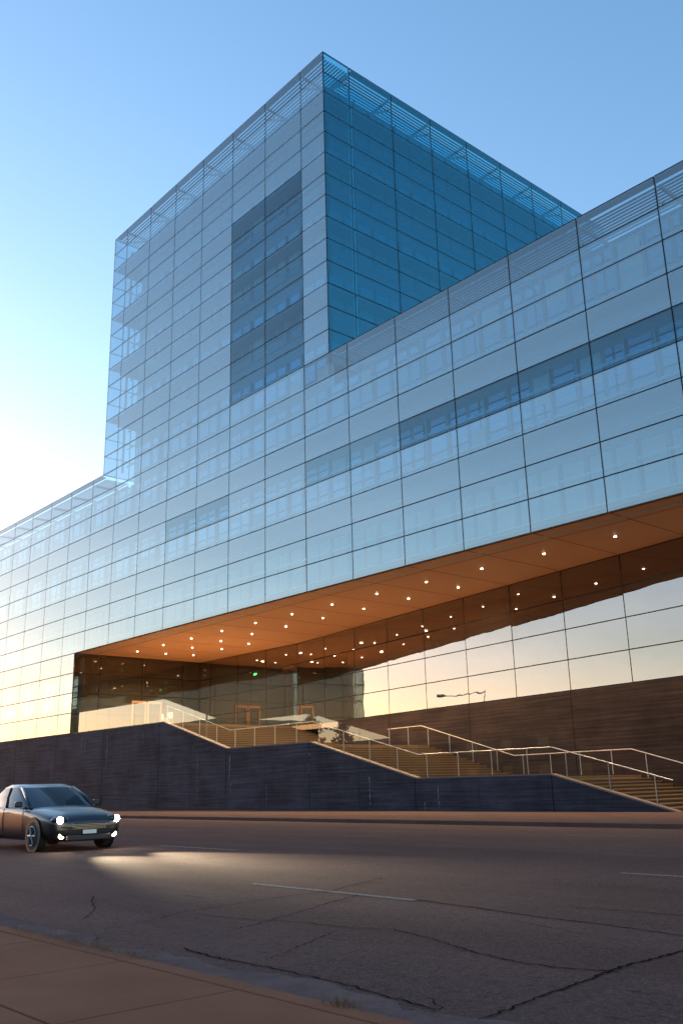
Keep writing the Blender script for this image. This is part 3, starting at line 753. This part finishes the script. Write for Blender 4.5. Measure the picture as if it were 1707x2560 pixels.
for s_ in (1, -1):
    for idx in (2, 5):
        mb = MB(); i = idx if s_ == 1 else (14-idx) % 14
        mb.tube([Vector(p[i])*1.0 for p in P_[:3]], .032, 6); part(mb, 'pillar', M['paint'], car, True)
    mb = MB(); mb.tube([(-.30, s_*.842, .92), (-.38, s_*.79, 1.14), (-.45, s_*.695, 1.36)], .03, 6); part(mb, 'pillar', M['black'], car, True)
    mb = MB(); mb.obox(Vector((.62, s_*.88, 0)), X, Y*s_, 0, .10, 0, .17, .93, 1.06); part(mb, 'mirror', M['paint'], car, False, .03)
    for xw in (1.40, -1.38):
        wh = bpy.data.objects.new('wheel', None); COL.objects.link(wh); wh.parent = car; wh.location = (xw, s_*.80, .325)
        mb = MB(); mb.tube([(0, -.11, 0), (0, -.095, 0), (0, .095, 0), (0, .11, 0)], [.29, .325, .325, .29], 28); part(mb, 'tyre', M['rubber'], wh)
        mb = MB(); mb.tube([(0, s_*.10, 0), (0, s_*.118, 0)], [.215, .20], 24)
        part(mb, 'rim', M['black'], wh)
        mb = MB()
        for q in range(6):
            a = math.pi*2*q/6
            mb.tube([(0, s_*.121, 0), (math.cos(a)*.20, s_*.121, math.sin(a)*.20)], [.035, .022], 6)
        mb.tube([(math.cos(t*.2618)*.20, s_*.119, math.sin(t*.2618)*.20) for t in range(25)], .014, 6)
        part(mb, 'spoke', M['rim'], wh)
        mb = MB(); mb.tube([(xw, s_*.89, .34), (xw, s_*.908, .34)], [.385, .375], 28); part(mb, 'wheel_arch', M['black'], car)
    for xd in (.78, -.33, -1.22):
        mb = MB(); mb.tube([(xd, s_*.885, .90), (xd+.01, s_*.909, .74), (xd+.02, s_*.916, .56), (xd+.02, s_*.905, .34)], .006, 5); part(mb, 'door_seam', M['black'], car)
    for xd in (-.22, -1.10):
        mb = MB(); mb.box(xd, xd+.16, *(sorted((s_*.895, s_*.925))), .80, .83); part(mb, 'door_handle', M['chrome'], car, False, .006)
    # headlight and fog light
    mb = MB(); hx = 2.13; hy = s_*.63; k0 = len(mb.v)
    bmh = bmesh.new(); bmesh.ops.create_uvsphere(bmh, u_segments=20, v_segments=12, radius=1)
    me = bpy.data.meshes.new('headlight'); bmesh.ops.scale(bmh, vec=(.17, .19, .085), verts=bmh.verts); bmh.to_mesh(me); bmh.free()
    me.materials.append(M['cglass']); me.polygons.foreach_set('use_smooth', [True]*len(me.polygons))
    o = bpy.data.objects.new('headlight', me); COL.objects.link(o); o.parent = car; o.location = (hx, hy, .655); o.rotation_euler.z = s_*.5
    bmh = bmesh.new(); bmesh.ops.create_uvsphere(bmh, u_segments=16, v_segments=10, radius=.072); me = bpy.data.meshes.new('bulb'); bmh.to_mesh(me); bmh.free(); me.materials.append(M['head'])
    q = bpy.data.objects.new('bulb', me); COL.objects.link(q); q.parent = o; q.location = (.125, -s_*.02, 0)
    mb = MB(); mb.tube([(2.20, s_*.62, .33), (2.262, s_*.62, .33)], .06, 14); part(mb, 'fog_light', M['fog'], car)
    L = bpy.data.lights.new('headlamp_beam', 'SPOT'); L.energy = 1600; L.color = (1, .80, .52); L.spot_size = R(38); L.spot_blend = 1.0; L.shadow_soft_size = .08
    lo = bpy.data.objects.new('headlamp_beam', L); COL.objects.link(lo); lo.parent = car; lo.location = (2.42, s_*.63, .64)
    lo.rotation_euler = (Vector((1, -.03, -.012))).to_track_quat('-Z', 'Y').to_euler()
mb = MB(); mb.box(2.27, 2.325, -.40, .40, .44, .58); g_ = part(mb, 'grille', M['black'], car, False, .02)
mb = MB()
for k in range(4): mb.box(2.326, 2.334, -.38, .38, .46+.03*k, .468+.03*k)
part(mb, 'grille_bar', M['chrome'], g_)
mb = MB(); mb.box(2.26, 2.32, -.52, .52, .22, .34); part(mb, 'bumper', M['black'], car, False, .025)
mb = MB(); mb.box(2.322, 2.33, -.16, .16, .36, .44); part(mb, 'number_plate', M['white'], car)

# ------------------------------------------------------------------ far side of the road behind the viewer (seen mirrored in the glass)
lamp = empty('street_lamp', (-78, -31, 0), 'tall street lamp with a long curved arm, mirrored in the recess glass', 'street lamp')
mb = MB(); mb.tube([(0, 0, 0), (0, 0, 13.2)], [.14, .09], 10); part(mb, 'pole', M['steel'], lamp)
mb = MB(); mb.tube([(0, 0, 13), (-2.2, .9, 12.75), (-4.2, 1.7, 12.8), (-6.2, 2.6, 13.0)], .06, 8); part(mb, 'arm', M['steel'], lamp)
mb = MB(); mb.tube([(-6.0, 2.5, 13.0), (-6.5, 2.7, 13.02), (-7.1, 2.95, 13.02), (-7.4, 3.05, 13.02)], [.08, .2, .2, .06], 10); part(mb, 'lamp_head', M['steel'], lamp)
M['bark'] = plain('bark', (.08, .055, .04), .9); M['leaf'] = plain('dark_foliage', (.045, .06, .03), .8, 0, .4, .8)
def tree(loc, h, r, seed, label):
    rt = random.Random(seed); t = empty('pine_tree', loc, label, 'tree', 'trees across the road')
    mb = MB(); mb.tube([(0, 0, 0), (.1, .05, h*.5), (0, 0, h*.92)], [.28, .18, .04], 8)
    for k in range(16):
        z = h*(.25+.65*k/16); a = rt.uniform(0, 6.28); l = r*(1-.75*k/16)*rt.uniform(.6, 1)
        mb.tube([(0, 0, z), (math.cos(a)*l, math.sin(a)*l, z+.25*l)], [.07, .02], 5)
    part(mb, 'trunk', M['bark'], t)
    mb = MB()
    for k in range(60):
        f = k/60; z0 = h*(.22+.76*f); rr = r*(1.05-.9*f); a0 = rt.uniform(0, 6.28); d0 = rr*rt.uniform(.2, 1)
        for q in range(22):
            c = Vector((math.cos(a0)*d0+rt.gauss(0, .35), math.sin(a0)*d0+rt.gauss(0, .35), z0+rt.gauss(0, .22)))
            u = Vector((rt.gauss(0, 1), rt.gauss(0, 1), rt.gauss(0, .5))).normalized()*rt.uniform(.15, .34); v = u.cross(Vector((rt.gauss(0, 1), rt.gauss(0, 1), rt.gauss(0, 1)))).normalized()*rt.uniform(.06, .14)
            mb.quad([c-u-v, c+u-v, c+u+v, c-u+v])
    part(mb, 'crown', M['leaf'], t)
tree((-95.5, -62, -.3), 12.6, 3.6, 1, 'taller dark pine across the road beside the low brick building')
tree((-88.2, -62, -.3), 11.0, 3.0, 2, 'shorter dark pine across the road, second from the brick building')
tree((-113, -62, -.3), 13.4, 5.0, 3, 'broad dark pine in front of the long brick building across the road')
tree((-122, -63, -.3), 13.8, 5.0, 4, 'dark pine farthest along the long brick building across the road')
M['brick'] = plain('red_brick', (.16, .085, .06), .85)
def house(x0, x1, y0, y1, h, label):
    b = empty('brick_building', ((x0+x1)/2, y1, -.3), label, 'building'); cx = (x0+x1)/2
    mb = MB(); mb.box(x0-cx, x1-cx, y0-y1, 0, 0, h); part(mb, 'wall', M['brick'], b)
    mb = MB(); mb.box(x0-cx-.3, x1-cx+.3, y0-y1-.3, .3, h, h+.5); part(mb, 'roof', M['roof'], b)
    k = x0-cx+3
    while k < x1-cx-3:
        for zz in (1.5, 5.2, 8.9):
            if zz+2 < h:
                mb = MB(); mb.box(k, k+1.8, .002, .06, zz, zz+2.0); part(mb, 'window', M['cglass'], b)
        k += 6
house(-170, -128, -90, -66, 13.6, 'long brick building of three storeys across the road')
house(-118, -73, -95, -67, 7.7, 'flat low brick building behind the pines across the road')
house(-70, 40, -95, -66, 9.4, 'low brick building opposite the museum stairs')
house(-300, -176, -110, -72, 9.0, 'far brick building at the left end of the road')

rw = random.Random(9)
for i, (u, v, r_, lab) in enumerate([(110, 2134, .16, 'dry brown weed tuft in the kerb joint nearest the left edge of the picture'), (160, 2150, .2, 'second dry weed tuft from the left along the pavement edge'), (215, 2166, .2, 'middle dry weed tuft in the long row along the pavement edge'), (265, 2180, .16, 'dry weed tuft just left of the thickest clump on the pavement edge'), (335, 2200, .22, 'thickest dry weed clump where a pavement joint meets the road'), (755, 2322, .09, 'lone dry weed tuft near the bottom middle of the pavement edge')]):
    c = gpt(u, v); mb = MB()
    for k in range(70):
        bx = c.x+rw.gauss(0, r_); by = NEAR_Y+.0+rw.gauss(0, .025); hgt = rw.uniform(.02, .075); lx, ly = rw.gauss(0, .05), rw.gauss(0, .05); w = .0035
        mb.quad([(bx-w, by, -.005), (bx+w, by, -.005), (bx+lx*.5+w*.7, by+ly*.5, hgt*.7), (bx+lx*.5-w*.7, by+ly*.5, hgt*.7)])
        mb.quad([(bx+lx*.5-w*.7, by+ly*.5, hgt*.7), (bx+lx*.5+w*.7, by+ly*.5, hgt*.7), (bx+lx, by+ly, hgt)])
    o = mb.build('weed_tuft', M['drygrass'], None, Vector((c.x, NEAR_Y, 0))); tag(o, lab, 'weeds', 'dry weeds along the pavement edge')
ex = empty('exit_sign', (-42.1, 12.4, 10.2), 'small green lit exit sign hanging behind the dark recess glass', 'sign')
mb = MB(); mb.box(-.30, .30, -.02, .03, -.12, .12); part(mb, 'case', M['black'], ex)
mb = MB(); mb.tube([(0, 0, .12), (0, 0, SOF-10.2)], .012, 6); part(mb, 'hanger', M['black'], ex)
fc = bpy.data.curves.new('lettering', 'FONT'); fc.body = 'EXIT'; fc.size = .21; fc.align_x = 'CENTER'; fc.align_y = 'CENTER'; fc.extrude = .004
ft = bpy.data.objects.new('lettering', fc); COL.objects.link(ft); ft.parent = ex; ft.location = (0, -.026, 0); ft.rotation_euler = (R(90), 0, 0); me = bpy.data.meshes.new_from_object(ft); bpy.data.objects.remove(ft); me.materials.clear(); me.materials.append(emit('exit_green', (.1, 1, .25), 3))
ft = bpy.data.objects.new('lettering', me); COL.objects.link(ft); ft.parent = ex; ft.location = (0, -.026, 0); ft.rotation_euler = (R(90), 0, 0)
